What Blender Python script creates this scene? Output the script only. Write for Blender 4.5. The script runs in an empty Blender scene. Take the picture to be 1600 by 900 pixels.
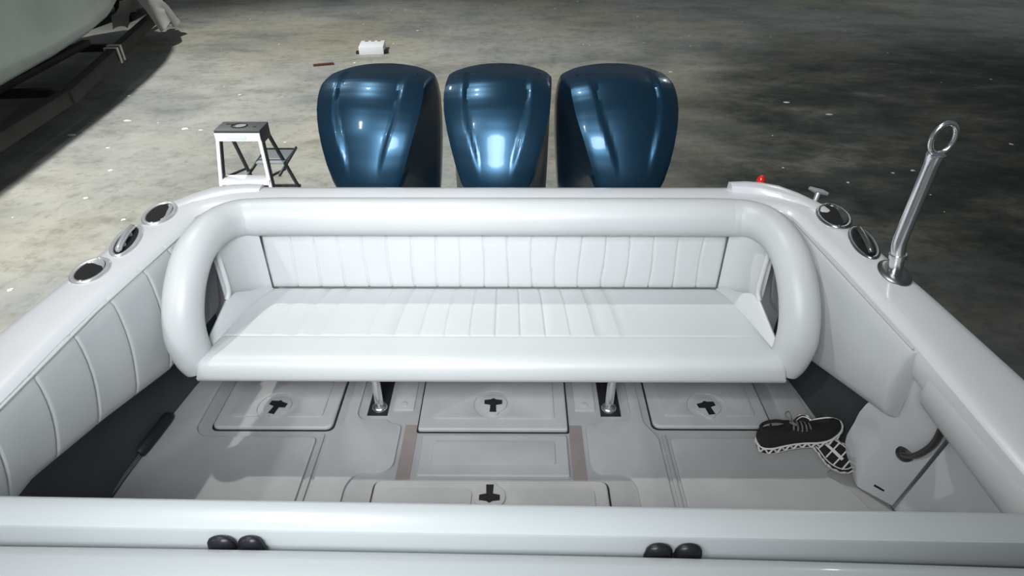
import bpy, bmesh, math, random
from mathutils import Vector, Matrix
random.seed(4)
pi = math.pi
sc = bpy.context.scene
C = sc.collection
WM = {}                                   # world matrix of every object made here

# ------------------------------------------------------------------ materials
def mat(name, col, rough=.5, metal=0., coat=0., bump=None, var=None, spec=.5, emit=None):
    m = bpy.data.materials.new(name); m.use_nodes = True
    nt = m.node_tree; b = nt.nodes['Principled BSDF']
    b.inputs['Base Color'].default_value = (*col, 1)
    b.inputs['Roughness'].default_value = rough
    b.inputs['Metallic'].default_value = metal
    b.inputs['Coat Weight'].default_value = coat
    b.inputs['Coat Roughness'].default_value = .04
    b.inputs['Specular IOR Level'].default_value = spec
    tc = nt.nodes.new('ShaderNodeTexCoord')
    if var:                               # (scale, amount): mild natural unevenness of the colour
        n = nt.nodes.new('ShaderNodeTexNoise'); n.inputs['Scale'].default_value = var[0]
        n.inputs['Detail'].default_value = 5
        r = nt.nodes.new('ShaderNodeValToRGB')
        r.color_ramp.elements[0].position = .3; r.color_ramp.elements[1].position = .7
        r.color_ramp.elements[0].color = (*[c*(1-var[1]) for c in col], 1)
        r.color_ramp.elements[1].color = (*[min(1, c*(1+var[1]*.6)) for c in col], 1)
        nt.links.new(tc.outputs['Object'], n.inputs['Vector'])
        nt.links.new(n.outputs['Fac'], r.inputs['Fac'])
        nt.links.new(r.outputs['Color'], b.inputs['Base Color'])
    if bump:
        n2 = nt.nodes.new('ShaderNodeTexNoise'); n2.inputs['Scale'].default_value = bump[0]
        n2.inputs['Detail'].default_value = 3
        bp = nt.nodes.new('ShaderNodeBump'); bp.inputs['Strength'].default_value = bump[1]
        bp.inputs['Distance'].default_value = .01
        nt.links.new(tc.outputs['Object'], n2.inputs['Vector'])
        nt.links.new(n2.outputs['Fac'], bp.inputs['Height'])
        nt.links.new(bp.outputs['Normal'], b.inputs['Normal'])
    return m

M = {}
M['vinyl'] = mat('white_vinyl', (.575, .595, .60), .42, bump=(160, .04), var=(3, .03))
M['gelcoat'] = mat('white_gelcoat', (.72, .735, .755), .28, coat=.4, var=(2, .03))
M['sole'] = mat('grey_nonskid', (.425, .425, .428), .55, bump=(260, .12), var=(5, .09))
M['solebase'] = mat('grey_sole_channel', (.37, .372, .375), .5, var=(7, .10))
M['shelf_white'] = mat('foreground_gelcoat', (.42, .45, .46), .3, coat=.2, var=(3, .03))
M['gutter'] = mat('worn_brownish_gutter', (.27, .235, .225), .7, var=(9, .15))
M['rubber'] = mat('black_rubber', (.012, .012, .013), .6)
M['toeshade'] = mat('toe_shade_grey', (.055, .062, .064), .6, var=(4, .2))  # near-black liner colour that paints in the shade under the side pads
M['recess'] = mat('dark_recess', (.006, .006, .007), .8)
M['chrome'] = mat('polished_steel', (.86, .87, .88), .24, 1.)
M['satin'] = mat('satin_steel', (.78, .79, .80), .34, .65)
M['darksteel'] = mat('tarnished_steel', (.30, .31, .31), .34, 1.)
M['cowl'] = mat('blue_grey_metallic', (.018, .062, .112), .36, .72, .16, var=(6, .05))
M['cowl'].node_tree.nodes['Principled BSDF'].inputs['Coat Roughness'].default_value = .09
M['cowldark'] = mat('dark_lower_cowl', (.010, .014, .022), .3, .2, .5)
M['legpaint'] = mat('blue_grey_leg', (.02, .035, .06), .35, .3, .5)
M['alu'] = mat('white_aluminium', (.86, .87, .90), .4, .0)
M['aludark'] = mat('dark_channel', (.035, .037, .045), .5, .3)
M['capgrey'] = mat('dark_grey_plastic', (.05, .056, .058), .55)
M['tray'] = mat('grey_tray_plastic', (.22, .25, .26), .5)
M['labelw'] = mat('pale_label', (.70, .82, .86), .5)
M['shoe'] = mat('black_mesh_fabric', (.008, .008, .009), .85, bump=(300, .3))
M['shoewhite'] = mat('white_foam', (.62, .62, .60), .6)
M['lace'] = mat('grey_lace', (.16, .16, .16), .8)
M['bronze'] = mat('dark_bronze', (.10, .095, .085), .35, .8)
M['red'] = mat('red_lens', (.75, .02, .01), .25, coat=.6)
M['card'] = mat('white_card', (.82, .84, .88), .6)
M['brown'] = mat('rust_brown', (.10, .028, .018), .8)
M['trailer'] = mat('trailer_steel', (.035, .031, .030), .6, .3, var=(4, .3))
M['strap'] = mat('white_strap', (.70, .70, .66), .7)
M['cloth'] = mat('white_tarp', (.60, .60, .56), .8, bump=(9, .5))
M['hullgrey'] = mat('pale_hull', (.52, .60, .58), .35, coat=.3, var=(1.2, .12))
M['flake'] = mat('paper_flake', (.85, .85, .80), .8)
M['blackhinge'] = mat('black_plastic', (.006, .007, .011), .45)

def concrete():
    m = bpy.data.materials.new('concrete_floor'); m.use_nodes = True
    nt = m.node_tree; b = nt.nodes['Principled BSDF']; L = nt.links.new
    tc = nt.nodes.new('ShaderNodeTexCoord')
    def noise(scale, detail=6, rough=.6, sx=1, sy=1):
        mp = nt.nodes.new('ShaderNodeMapping'); mp.inputs['Scale'].default_value = (sx, sy, 1)
        L(tc.outputs['Object'], mp.inputs['Vector'])
        n = nt.nodes.new('ShaderNodeTexNoise'); n.inputs['Scale'].default_value = scale
        n.inputs['Detail'].default_value = detail; n.inputs['Roughness'].default_value = rough
        L(mp.outputs['Vector'], n.inputs['Vector']); return n.outputs['Fac']
    def ramp(fac, stops):
        r = nt.nodes.new('ShaderNodeValToRGB')
        while len(r.color_ramp.elements) < len(stops): r.color_ramp.elements.new(.5)
        for e, (p, c) in zip(r.color_ramp.elements, stops): e.position = p; e.color = (*c, 1)
        L(fac, r.inputs['Fac']); return r.outputs['Color']
    def mix(f, a, c, kind='MIX'):
        x = nt.nodes.new('ShaderNodeMix'); x.data_type = 'RGBA'; x.blend_type = kind
        if isinstance(f, float): x.inputs['Factor'].default_value = f
        else: L(f, x.inputs['Factor'])
        L(a, x.inputs['A']); L(c, x.inputs['B']); return x.outputs['Result']
    base = ramp(noise(.45, 7, .6), [(.30, (.22, .24, .235)), (.48, (.34, .345, .325)), (.66, (.43, .435, .42))])
    tan = ramp(noise(.23, 4, .5), [(.42, (1, 1, 1)), (.62, (.92, .88, .75))])
    c = mix(1., base, tan, 'MULTIPLY')
    streak = ramp(noise(1.3, 7, .65, .7, 1.6), [(.36, (.70, .71, .68)), (.52, (1, 1, 1))])
    c = mix(.8, c, streak, 'MULTIPLY')
    fine = ramp(noise(7, 6, .7), [(.33, (.74, .74, .72)), (.5, (1, 1, 1)), (.70, (1.0, 1.0, 1.0)), (.78, (1.1, 1.1, 1.08))])
    c = mix(1., c, fine, 'MULTIPLY')
    # shade right of the boat put into the slab's colour, with a ragged outline
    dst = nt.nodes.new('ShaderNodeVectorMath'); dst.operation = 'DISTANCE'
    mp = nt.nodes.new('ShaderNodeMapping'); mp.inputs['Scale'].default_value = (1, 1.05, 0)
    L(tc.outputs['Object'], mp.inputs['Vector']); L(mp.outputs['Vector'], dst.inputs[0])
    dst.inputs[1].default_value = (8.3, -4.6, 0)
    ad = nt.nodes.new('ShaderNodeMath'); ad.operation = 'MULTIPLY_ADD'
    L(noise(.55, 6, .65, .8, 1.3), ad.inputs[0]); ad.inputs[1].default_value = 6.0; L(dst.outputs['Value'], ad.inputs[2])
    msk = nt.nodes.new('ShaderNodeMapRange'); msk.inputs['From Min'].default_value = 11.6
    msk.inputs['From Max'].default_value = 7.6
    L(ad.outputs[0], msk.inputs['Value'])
    shade = ramp(noise(1.0, 9, .72, .8, 1.3), [(.36, (.010, .012, .011)), (.48, (.032, .040, .034)), (.56, (.070, .070, .052)), (.66, (.14, .145, .125))])
    c = mix(msk.outputs['Result'], c, shade)
    L(c, b.inputs['Base Color'])
    rr = ramp(noise(.8, 5), [(.3, (.50,)*3), (.7, (.72,)*3)])
    L(rr, b.inputs['Roughness'])
    b.inputs['Specular IOR Level'].default_value = .3
    bp = nt.nodes.new('ShaderNodeBump'); bp.inputs['Strength'].default_value = .15; bp.inputs['Distance'].default_value = .02
    L(noise(9, 6), bp.inputs['Height']); L(bp.outputs['Normal'], b.inputs['Normal'])
    return m
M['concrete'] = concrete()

# ------------------------------------------------------------------ object helpers
def tag(o, label=None, cat=None, group=None, kind=None):
    if label: o['label'] = label
    if cat: o['category'] = cat
    if group: o['group'] = group
    if kind: o['kind'] = kind
    return o

def empty(name, loc, label, cat, group=None):
    o = bpy.data.objects.new(name, None); C.objects.link(o); o.location = loc
    o.empty_display_size = .1
    WM[o.name] = Matrix.Translation(Vector(loc))
    return tag(o, label, cat, group)

def obj(name, bm, m, parent=None, smooth=True, angle=40):
    """link a bmesh given in world coordinates as ONE object"""
    bmesh.ops.recalc_face_normals(bm, faces=bm.faces)
    if parent is not None: w = WM[parent.name]
    else:
        zs = [v.co.z for v in bm.verts]; n = len(bm.verts)
        w = Matrix.Translation((sum(v.co.x for v in bm.verts)/n, sum(v.co.y for v in bm.verts)/n, min(zs)))
    bm.transform(w.inverted())
    me = bpy.data.meshes.new(name); 
    if smooth:
        for f in bm.faces: f.smooth = True
        ca = math.cos(math.radians(angle))
        for e in bm.edges:
            if len(e.link_faces) == 2 and e.link_faces[0].normal.dot(e.link_faces[1].normal) < ca: e.smooth = False
    bm.to_mesh(me); bm.free()
    me.materials.append(M[m])
    o = bpy.data.objects.new(name, me); C.objects.link(o)
    WM[o.name] = w.copy()
    if parent is not None: o.parent = parent
    else: o.matrix_world = w
    return o

def B(): return bmesh.new()

def quads(bm, rings, close_u=True, caps=True):
    rows = [[bm.verts.new(p) for p in r] for r in rings]
    n = len(rows[0])
    for a, b in zip(rows[:-1], rows[1:]):
        for i in range(n if close_u else n-1):
            j = (i+1) % n
            try: bm.faces.new((a[i], a[j], b[j], b[i]))
            except ValueError: pass
    if caps:
        bm.faces.new(list(reversed(rows[0]))); bm.faces.new(rows[-1])
    return bm

def tube(bm, path, r, n=14, caps=True, squash=1.):
    path = [Vector(p) for p in path]
    rad = r if isinstance(r, (list, tuple)) else [r]*len(path)
    T = []
    for i in range(len(path)):
        a = path[max(0, i-1)]; b = path[min(len(path)-1, i+1)]
        T.append((b-a).normalized())
    up = Vector((0, 0, 1)) if abs(T[0].z) < .9 else Vector((0, 1, 0))
    nrm = (up - T[0]*up.dot(T[0])).normalized()
    rings = []
    for i, p in enumerate(path):
        if i: 
            q = T[i-1].rotation_difference(T[i]); nrm = (q @ nrm); nrm = (nrm - T[i]*nrm.dot(T[i])).normalized()
        bi = T[i].cross(nrm)
        rings.append([p + (nrm*math.cos(2*pi*k/n)*squash + bi*math.sin(2*pi*k/n))*rad[i] for k in range(n)])
    return quads(bm, rings, True, caps)

def smooth_path(pts, sub=6):
    P = [Vector(p) for p in pts]; out = []
    for i in range(len(P)-1):
        p0 = P[i-1] if i else P[i]*2-P[i+1]; p1 = P[i]; p2 = P[i+1]
        p3 = P[i+2] if i+2 < len(P) else P[i+1]*2-P[i]
        for k in range(sub):
            t = k/sub
            out.append(.5*((2*p1)+(p2-p0)*t+(2*p0-5*p1+4*p2-p3)*t*t+(3*p1-p0-3*p2+p3)*t**3))
    out.append(P[-1]); return out

def bevel(bm, w, seg=2, ang=30, geom=None):
    ca = math.radians(ang)
    es = geom or [e for e in bm.edges if len(e.link_faces) == 2 and e.calc_face_angle(0) > ca]
    bmesh.ops.bevel(bm, geom=es, offset=w, segments=seg, affect='EDGES', profile=.6, clamp_overlap=True)
    return bm

def box(bm, lo, hi, bev=0, seg=2):
    b = bmesh.new()
    x0, y0, z0 = lo; x1, y1, z1 = hi
    quads(b, [[(x0, y0, z0), (x1, y0, z0), (x1, y1, z0), (x0, y1, z0)], [(x0, y0, z1), (x1, y0, z1), (x1, y1, z1), (x0, y1, z1)]])
    bmesh.ops.recalc_face_normals(b, faces=b.faces)
    if bev: bevel(b, bev, seg)
    return merge(bm, b)

def merge(bm, b, mtx=None):
    if mtx is not None: b.transform(mtx)
    me = bpy.data.meshes.new('tmp'); b.to_mesh(me); b.free(); bm.from_mesh(me); bpy.data.meshes.remove(me)
    return bm

def bar(bm, a, b, w, h, bev=0, up=(0, 0, 1)):
    """box beam from a to b, width w sideways, h along up"""
    a = Vector(a); b = Vector(b); d = (b-a).normalized(); up = Vector(up)
    s = d.cross(up).normalized(); u = s.cross(d).normalized()
    t = bmesh.new()
    quads(t, [[p + s*sx*w/2 + u*sz*h/2 for sx, sz in ((-1, -1), (1, -1), (1, 1), (-1, 1))] for p in (a, b)])
    bmesh.ops.recalc_face_normals(t, faces=t.faces)
    if bev: bevel(t, bev)
    return merge(bm, t)

def prism(bm, poly, z0, z1, bev=0, seg=2, top_only=True):
    b = bmesh.new()
    quads(b, [[(x, y, z0) for x, y in poly], [(x, y, z1) for x, y in poly]])
    bmesh.ops.recalc_face_normals(b, faces=b.faces)
    if bev:
        es = [e for e in b.edges if all(abs(v.co.z-z1) < 1e-6 for v in e.verts)]
        bmesh.ops.bevel(b, geom=es, offset=bev, segments=seg, affect='EDGES', profile=.6, clamp_overlap=True)
    return merge(bm, b)

def rpoly(pts, r=.02, n=5):
    """polygon with rounded corners; a corner may carry its own radius as a third number"""
    out = []; N = len(pts)
    for i in range(N):
        p = Vector(pts[i][:2]); a = Vector(pts[i-1][:2]); b = Vector(pts[(i+1) % N][:2])
        rr = pts[i][2] if len(pts[i]) > 2 else r
        da = (a-p); db = (b-p); rr = min(rr, da.length*.45, db.length*.45)
        if rr <= 1e-4: out.append((p.x, p.y)); continue
        p0 = p+da.normalized()*rr; p1 = p+db.normalized()*rr
        for k in range(n+1):
            t = k/n; q = p0*(1-t)**2+p*2*t*(1-t)+p1*t*t
            out.append((q.x, q.y))
    return out

def ellipse(cx, cy, a, b, n=32, rot=0):
    return [(cx+a*math.cos(t)*math.cos(rot)-b*math.sin(t)*math.sin(rot), cy+a*math.cos(t)*math.sin(rot)+b*math.sin(t)*math.cos(rot)) for t in (2*pi*k/n for k in range(n))]

def ring_plate(bm, c, a, b, rot, prof, n=40):
    """rings of an oval lofted through prof = [(scale of the axes as inset metres, z)]"""
    rings = []
    for ins, z in prof:
        rings.append([(x, y, z) for x, y in ellipse(c[0], c[1], a-ins, b-ins, n, rot)])
    return rings

def interp(tab, y):
    if y <= tab[0][0]: return tab[0][1]
    for (a, va), (b, vb) in zip(tab[:-1], tab[1:]):
        if y <= b: return va+(vb-va)*(y-a)/(b-a)
    return tab[-1][1]

SB0 = -.011
GZ = -1.25                                 # warehouse floor
DZ = .80                                   # top of the covering boards

# ------------------------------------------------------------------ warehouse floor
bm = B()
quads(bm, [[(-40, -20, GZ-.2), (40, -20, GZ-.2), (40, 45, GZ-.2), (-40, 45, GZ-.2)], [(-40, -20, GZ), (40, -20, GZ), (40, 45, GZ), (-40, 45, GZ)]])
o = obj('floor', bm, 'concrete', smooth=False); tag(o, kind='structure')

# ------------------------------------------------------------------ the boat
boat = empty('boat', (0, 0, GZ), 'white open fishing boat with a bench across its stern, seen from inside its cockpit', 'boat')
OUT = [(-1.0, 1.62), (0, 1.61), (1.3, 1.57), (1.7, 1.535), (1.92, 1.512), (2.17, 1.478), (2.32, 1.452), (2.43, 1.41), (2.50, 1.36)]
INN = [(-1.0, 1.37), (0, 1.365), (1.5, 1.345), (2.0, 1.315), (2.33, 1.28)]
def xo(y): return interp(OUT, y)
def xi(y): return interp(INN, y)

# covering boards + transom cap: one moulding, lofted round the stern
stations = []
ys = [-.6, -.2, .2, .6, 1.0, 1.3, 1.5, 1.7, 1.92, 2.05, 2.17, 2.25, 2.32]
left = [((-xo(y), y), (-xi(y), y)) for y in ys]
left += [((-1.435, 2.38), (-1.274, 2.35)), ((-1.41, 2.43), (-1.262, 2.375)), ((-1.37, 2.49), (-1.24, 2.40)), ((-1.32, 2.55), (-1.21, 2.415)), ((-1.26, 2.59), (-1.17, 2.42)), ((-1.18, 2.61), (-1.12, 2.42)), ((-1.05, 2.615), (-1.05, 2.42)), ((-.5, 2.615), (-.5, 2.42))]
full = left + [((0, 2.615), (0, 2.42))] + [((-a[0], a[1]), (-b[0], b[1])) for a, b in reversed(left)]
def section(op, ip, dz=0):
    o = Vector(op); i = Vector(ip); d = (o-i); L = d.length; d.normalize()
    def P(s, z): q = i+d*s; return (q.x, q.y, z+dz)
    prof = [(.012, DZ-.13), (-.006, DZ-.10), (-.010, DZ-.05), (-.008, DZ-.022), (.006, DZ-.008), (.028, DZ-.001), (.06, DZ+.001),
            (L*.5, DZ+.004), (L-.045, DZ+.001), (L-.02, DZ-.003), (L-.004, DZ-.014), (L, DZ-.035), (L-.004, DZ-.09), (L-.02, DZ-.095), (L-.03, DZ-.05), (L*.5, DZ-.03), (.04, DZ-.05), (.035, DZ-.12)]
    return [P(s, z) for s, z in prof]
bm = quads(B(), [section(a, b) for a, b in full])
obj('covering_board', bm, 'gelcoat', boat)

# raised stern quarters, the mouldings that stand up either side of the transom
for s in (-1, 1):
    q = [((1.06, 2.535), (1.06, 2.606)), ((1.12, 2.525), (1.13, 2.606)), ((1.18, 2.51), (1.20, 2.597)), ((1.25, 2.475), (1.275, 2.573)), ((1.31, 2.43), (1.345, 2.508)), ((1.36, 2.37), (1.41, 2.418)), ((1.395, 2.28), (1.452, 2.30))]
    hs = [.030, .034, .033, .028, .02, .010, .001] if s > 0 else [.010, .014, .015, .014, .011, .006, .001]
    rings = []
    for (ip, op), h in zip(q, hs):
        i = Vector((ip[0]*s, ip[1])); o2 = Vector((op[0]*s, op[1]))
        def P(t, z): v = i.lerp(o2, t); return (v.x, v.y, z)
        rings.append([P(0, DZ-.02), P(.03, DZ+h*.2), P(.18, DZ+h*.85), P(.4, DZ+h), P(.75, DZ+h), P(.93, DZ+h*.8), P(1., DZ+h*.2-.01), P(1., DZ-.03)])
    obj('stern_quarter', quads(B(), rings), 'gelcoat', boat)

# hull: outer skin from the covering boards down to the keel
rings = []
for y in [-.6, .2, 1.0, 1.7, 2.17, 2.32, 2.43, 2.50]:
    w = xo(y)-.006
    prof = [(w-.02, .69), (w, .70), (w+.006, .55), (w+.014, .2), (w, -.25), (w-.14, -.36), (.5, -.62), (.06, -.80)]
    ring = [(-x, y, z) for x, z in prof] + [(x, y, z) for x, z in reversed(prof)]
    # inner return so that the shell is a skin, not a solid block
    inn = [(w-.04, .66), (w-.03, .5), (w-.05, .2), (w-.09, -.20), (w-.17, -.30), (.5, -.55), (.06, -.72)]
    ring += [(-x, y, z) for x, z in []]
    rings.append(ring[:])
bm = B(); quads(bm, rings, close_u=False, caps=False)
bmesh.ops.solidify(bm, geom=bm.faces[:], thickness=.01)
obj('hull', bm, 'gelcoat', boat)
bm = B(); quads(bm, [[(-1.37, 2.47, .72), (1.37, 2.47, .72), (1.33, 2.55, .72), (-1.33, 2.55, .72)], [(-1.33, 2.47, -.30), (1.33, 2.47, -.30), (1.33, 2.52, -.30), (-1.33, 2.52, -.30)], [(-.1, 2.44, -.78), (.1, 2.44, -.78), (.1, 2.5, -.78), (-.1, 2.5, -.78)]])
obj('transom', bm, 'gelcoat', boat)
bm = box(B(), (-.95, 2.57, -.45), (.95, 2.78, .30), .04); obj('engine_bracket', bm, 'gelcoat', boat)

# cockpit liner: inner sides with the toe recess below the padded coamings
for s in (-1, 1):
    rings = []
    for y in ([-.6, .2, .9, 1.4] if s < 0 else [1.70])+[1.8, 2.1, 2.3, 2.44]:
        a = xi(min(y, 2.3)); b = xo(min(y, 2.32))-.075
        prof = [(b, -.005), (b, .30), (b-.01, .42), (a+.06, .47), (a+.045, .70), (a+.065, .70), (a+.08, .48), (b+.012, .44), (b+.02, .30), (b+.02, -.005)]
        rings.append([(s*x, y, z) for x, z in prof])
    obj('cockpit_liner', quads(B(), rings), 'gelcoat', boat)
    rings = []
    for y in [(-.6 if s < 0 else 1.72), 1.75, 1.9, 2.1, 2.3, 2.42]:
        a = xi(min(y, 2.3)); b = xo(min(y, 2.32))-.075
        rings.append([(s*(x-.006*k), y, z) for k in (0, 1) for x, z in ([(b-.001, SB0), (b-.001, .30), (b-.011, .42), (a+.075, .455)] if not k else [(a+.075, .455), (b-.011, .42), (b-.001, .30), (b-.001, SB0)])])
    obj('toe_shade', quads(B(), rings), 'toeshade', boat)  # dark skin over the lower liner, standing in for shade
bm = box(B(), (-1.425, 2.435, -.03), (1.425, 2.455, .70)); obj('aft_bulkhead', bm, 'gelcoat', boat)

# cockpit sole with its raised non-skid pads
SB = -.012
bm = box(B(), (-1.53, -.6, -.06), (1.53, 1.9, SB)); bm = box(bm, (-1.45, 1.9, -.06), (1.45, 2.44, SB))
sole = obj('cockpit_sole', bm, 'solebase', boat, smooth=False)
def pad(poly, r=.02, z=0, name='nonskid_pad', m='sole'):
    p = B(); prism(p, rpoly(poly, r), SB, z, .007, 2)
    return obj(name, p, m, sole)
for s in (-1, 1):
    def X(pts): 
        q = [(p[0]*s, *p[1:]) for p in pts]; return q if s > 0 else list(reversed(q))
    if s < 0: pad(X([(1.535, -.5), (.752, -.5), (.752, 1.825), (1.25, 1.825), (1.29, 1.87), (1.29, 2.40), (1.37, 2.40), (1.44, 1.95), (1.49, 1.7), (1.52, 1.4)]), .03)
    else: pad(X([(1.44, -.5), (.752, -.5), (.752, 1.825), (1.23, 1.825), (1.27, 1.87), (1.27, 2.40), (1.36, 2.40), (1.40, 1.95), (1.40, 1.68), (1.335, 1.64), (1.405, 1.565), (1.44, 1.47)]), .03)
    # raised plain border strip, then the jigsaw-shaped middle pad
    pad(X([(.738, -.5), (.722, -.5), (.722, 1.84), (.738, 1.84)]), .003, -.003, 'border_strip', 'solebase')
    pad(X([(.575, -.5), (.575, 1.575), (.545, 1.632, .04), (.44, 1.632), (.40, 1.67), (.40, 1.895), (.455, 1.905), (.47, 1.925), (.585, 1.925), (.607, 1.96), (.607, 2.40), (.655, 2.40), (.655, 1.91), (.705, 1.83), (.708, -.5)]), .028)
    p = box(B(), (min(s*.327, s*.384), 1.60, SB), (max(s*.327, s*.384), 1.90, SB+.002)); obj('gutter', p, 'gutter', sole)
    pad(X([(.455, 1.985), (.455, 2.40), (.36, 2.40), (.36, 1.985)]), .012, -.004)
    pad([(p[0], p[1]) for p in ellipse(s*.408, 2.02, .016, .016, 16)], 0, .001, 'drain_cap')
    p = box(B(), (s*.52-.045, 1.955, SB), (s*.52+.045, 2.25, SB+.004)); obj('post_socket', p, 'recess', sole)

# ------------------------------------------------------------------ lift-out hatches
def keyhole(cx, cy, flip=1, tilt=0, k=1.):
    """T-shaped finger slot"""
    pts = [(-.04, .022), (-.04, -.002), (-.013, -.008), (-.015, -.05), (.015, -.05), (.013, -.008), (.04, -.002), (.04, .022), (.012, .026), (0, .034), (-.012, .026)]
    out = []
    for x, y in pts:
        y *= flip; x *= k; y *= k
        out.append((cx+x*math.cos(tilt)-y*math.sin(tilt), cy+x*math.sin(tilt)+y*math.cos(tilt)))
    return out if flip > 0 else list(reversed(out))
def hatch(name, x0, x1, y0, y1, z1, label, latch=None, flip=1, tilt=0, r=.035, lip=True, panelz=.006):
    h = empty(name, ((x0+x1)/2, (y0+y1)/2, SB), label, 'deck hatch')
    g = B(); gk = 'rubber' if latch else 'solebase'; prism(g, rpoly([(x0-.007, y0-.007), (x1+.007, y0-.007), (x1+.007, y1), (x0-.007, y1)], r), SB, SB+.003); obj('gasket', g, gk, h)
    b = B(); prism(b, rpoly([(x0, y0), (x1, y0), (x1, y1), (x0, y1)], r), SB+.003, z1, .010, 3); lid = obj('lid', b, 'sole', h)
    m = .055
    if latch:
        lx, ly, R = latch
        if flip > 0:
            ya = y0+.06; arc = []
            a0 = math.asin(max(-1, min(1, (ya-ly)/R)))
            for k in range(13):
                t = (pi-a0) + (a0-(pi-a0))*k/12
                arc.append((lx+R*math.cos(t), ly+R*math.sin(t)))
            pts = [(x0+m, y1-m), (x0+m, ya)]
            poly = rpoly([(x0+m, y1-.03), (x0+m, ya)], .0)
            poly = [(x0+m, y1-.03)] + rpoly([(x0+m, y1), (x0+m, ya, .02), (lx, ya)], .0)[1:7] + arc + rpoly([(lx, ya), (x1-m, ya, .02), (x1-m, y1)], .0)[1:7] + [(x1-m, y1-.03)]
        else:
            ya = y1-.045; arc = []
            poly = rpoly([(x0+m, y0+.03), (lx-R*1.05, y0+.03), (lx-R*.8, (ya+ly)/2), (lx-R*1.05, ya), (x0+m, ya)], .02)
            b2 = B(); prism(b2, list(reversed(poly)) if False else poly, z1-.002, z1+panelz, .004, 2); obj('nonskid_panel', b2, 'sole', lid)
            poly = rpoly([(lx+R*1.05, y0+.03), (x1-m, y0+.03), (x1-m, ya), (lx+R*1.05, ya), (lx+R*.8, (ya+ly)/2)], .02)
        b2 = B(); prism(b2, poly, z1-.002, z1+panelz, .004, 2); obj('nonskid_panel', b2, 'sole', lid)
        d = B()
        for (rx, ry, za, zb) in ((.062, .056, z1-.002, z1+.008),):
            prism(d, ellipse(lx, ly+.004*flip, rx, ry, 28), za, zb, .003, 2)
        prism(d, ellipse(lx, ly-.035*flip, .03, .035, 20), z1-.002, z1+.0078, .003, 2)
        lt = obj('latch', d, 'sole', lid)
        d = B(); prism(d, keyhole(lx, ly, flip, tilt), z1+.006, z1+.0095); tag(obj('finger_slot', d, 'recess', lid), 'black T-shaped slot')
    else:
        b2 = B(); prism(b2, rpoly([(x0+m, y0+m), (x1-m, y0+m), (x1-m, y1-.04), (x0+m, y1-.04)], .018), z1-.002, z1+panelz, .004, 2); obj('nonskid_panel', b2, 'sole', lid)
    return h
hatch('deck_hatch', -1.222, -.70, 1.868, 2.38, .006, 'grey deck hatch with T-slot under left end of the bench', (-.972, 1.99, .088), tilt=-.25)
hatch('deck_hatch', -.325, .322, 1.860, 2.38, .008, 'grey deck hatch with T-slot under the middle of the bench', (-.004, 2.005, .088), r=.012)
hatch('deck_hatch', .695, 1.208, 1.882, 2.38, .006, 'grey deck hatch with T-slot under right end of the bench, beside the sneakers', (.952, 1.995, .088), tilt=.2)
hatch('deck_insert', -.302, .316, 1.618, 1.838, .002, 'plain grey rectangular floor panel without a slot, between the two middle hatches', r=.012)
hatch('deck_hatch', -.458, .458, .95, 1.600, .002, 'wide grey deck hatch nearest the white shelf, its T-slot upside down', (-.003, 1.520, .085), flip=-1)

# ------------------------------------------------------------------ right side corner panel and door
aft = [(1.445, 1.66, 0), (1.40, 1.69, .127), (1.37, 1.648, .282), (1.345, 1.60, .42), (1.372, 1.52, .68)]
cre = [(1.435, 1.577, 0), (1.407, 1.572, .17), (1.395, 1.534, .331), (1.385, 1.498, .471), (1.367, 1.44, .70)]
sea = [(1.530, 1.488, 0), (1.508, 1.445, .17), (1.481, 1.40, .331), (1.457, 1.361, .471), (1.412, 1.29, .70)]
fwd = [(1.56, 1.05, 0), (1.555, 1.03, .17), (1.54, 1.01, .331), (1.52, .98, .471), (1.48, .90, .70)]
def lerp3(a, b, t): return tuple(a[i]+(b[i]-a[i])*t for i in range(3))
def panel_rings(cols, th=.02):
    rings = []
    for k in range(len(cols[0])):
        f = [c[k] for c in cols]
        rings.append(f + [(p[0]+th, p[1]+th*.5, p[2]) for p in reversed(f)])
    return rings
def densify(col, n=3):
    return [tuple(p) for p in smooth_path(col, n)]
A_, Cc, S_, F_ = densify(aft), densify(cre), densify(sea), densify(fwd)
c1 = [lerp3(a, c, .55) for a, c in zip(A_, Cc)]; c2 = [lerp3(a, c, .85) for a, c in zip(A_, Cc)]
c3 = [lerp3(c, s_, .12) for c, s_ in zip(Cc, S_)]; 
cc = [lerp3(lerp3(a, b, .5), c, .6) for a, b, c in zip(c2, c3, Cc)]
a2 = [(p[0]+.03, p[1]+.012, p[2]) for p in A_]
bm = quads(B(), panel_rings([a2, A_, c1, c2, cc, c3, [lerp3(c, s_, .5) for c, s_ in zip(Cc, S_)], [lerp3(c, s_, .985) for c, s_ in zip(Cc, S_)]]))
corner = obj('corner_panel', bm, 'gelcoat', boat)
bm = quads(B(), panel_rings([[lerp3(s_, f, .03) for s_, f in zip(S_, F_)], [lerp3(s_, f, .3) for s_, f in zip(S_, F_)], F_]))
obj('door_panel', bm, 'gelcoat', boat)
bm = B(); bar(bm, (1.462, 1.535, .062), (1.487, 1.508, .064), .004, .010, .002); obj('drain_slot', bm, 'recess', corner)

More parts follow.
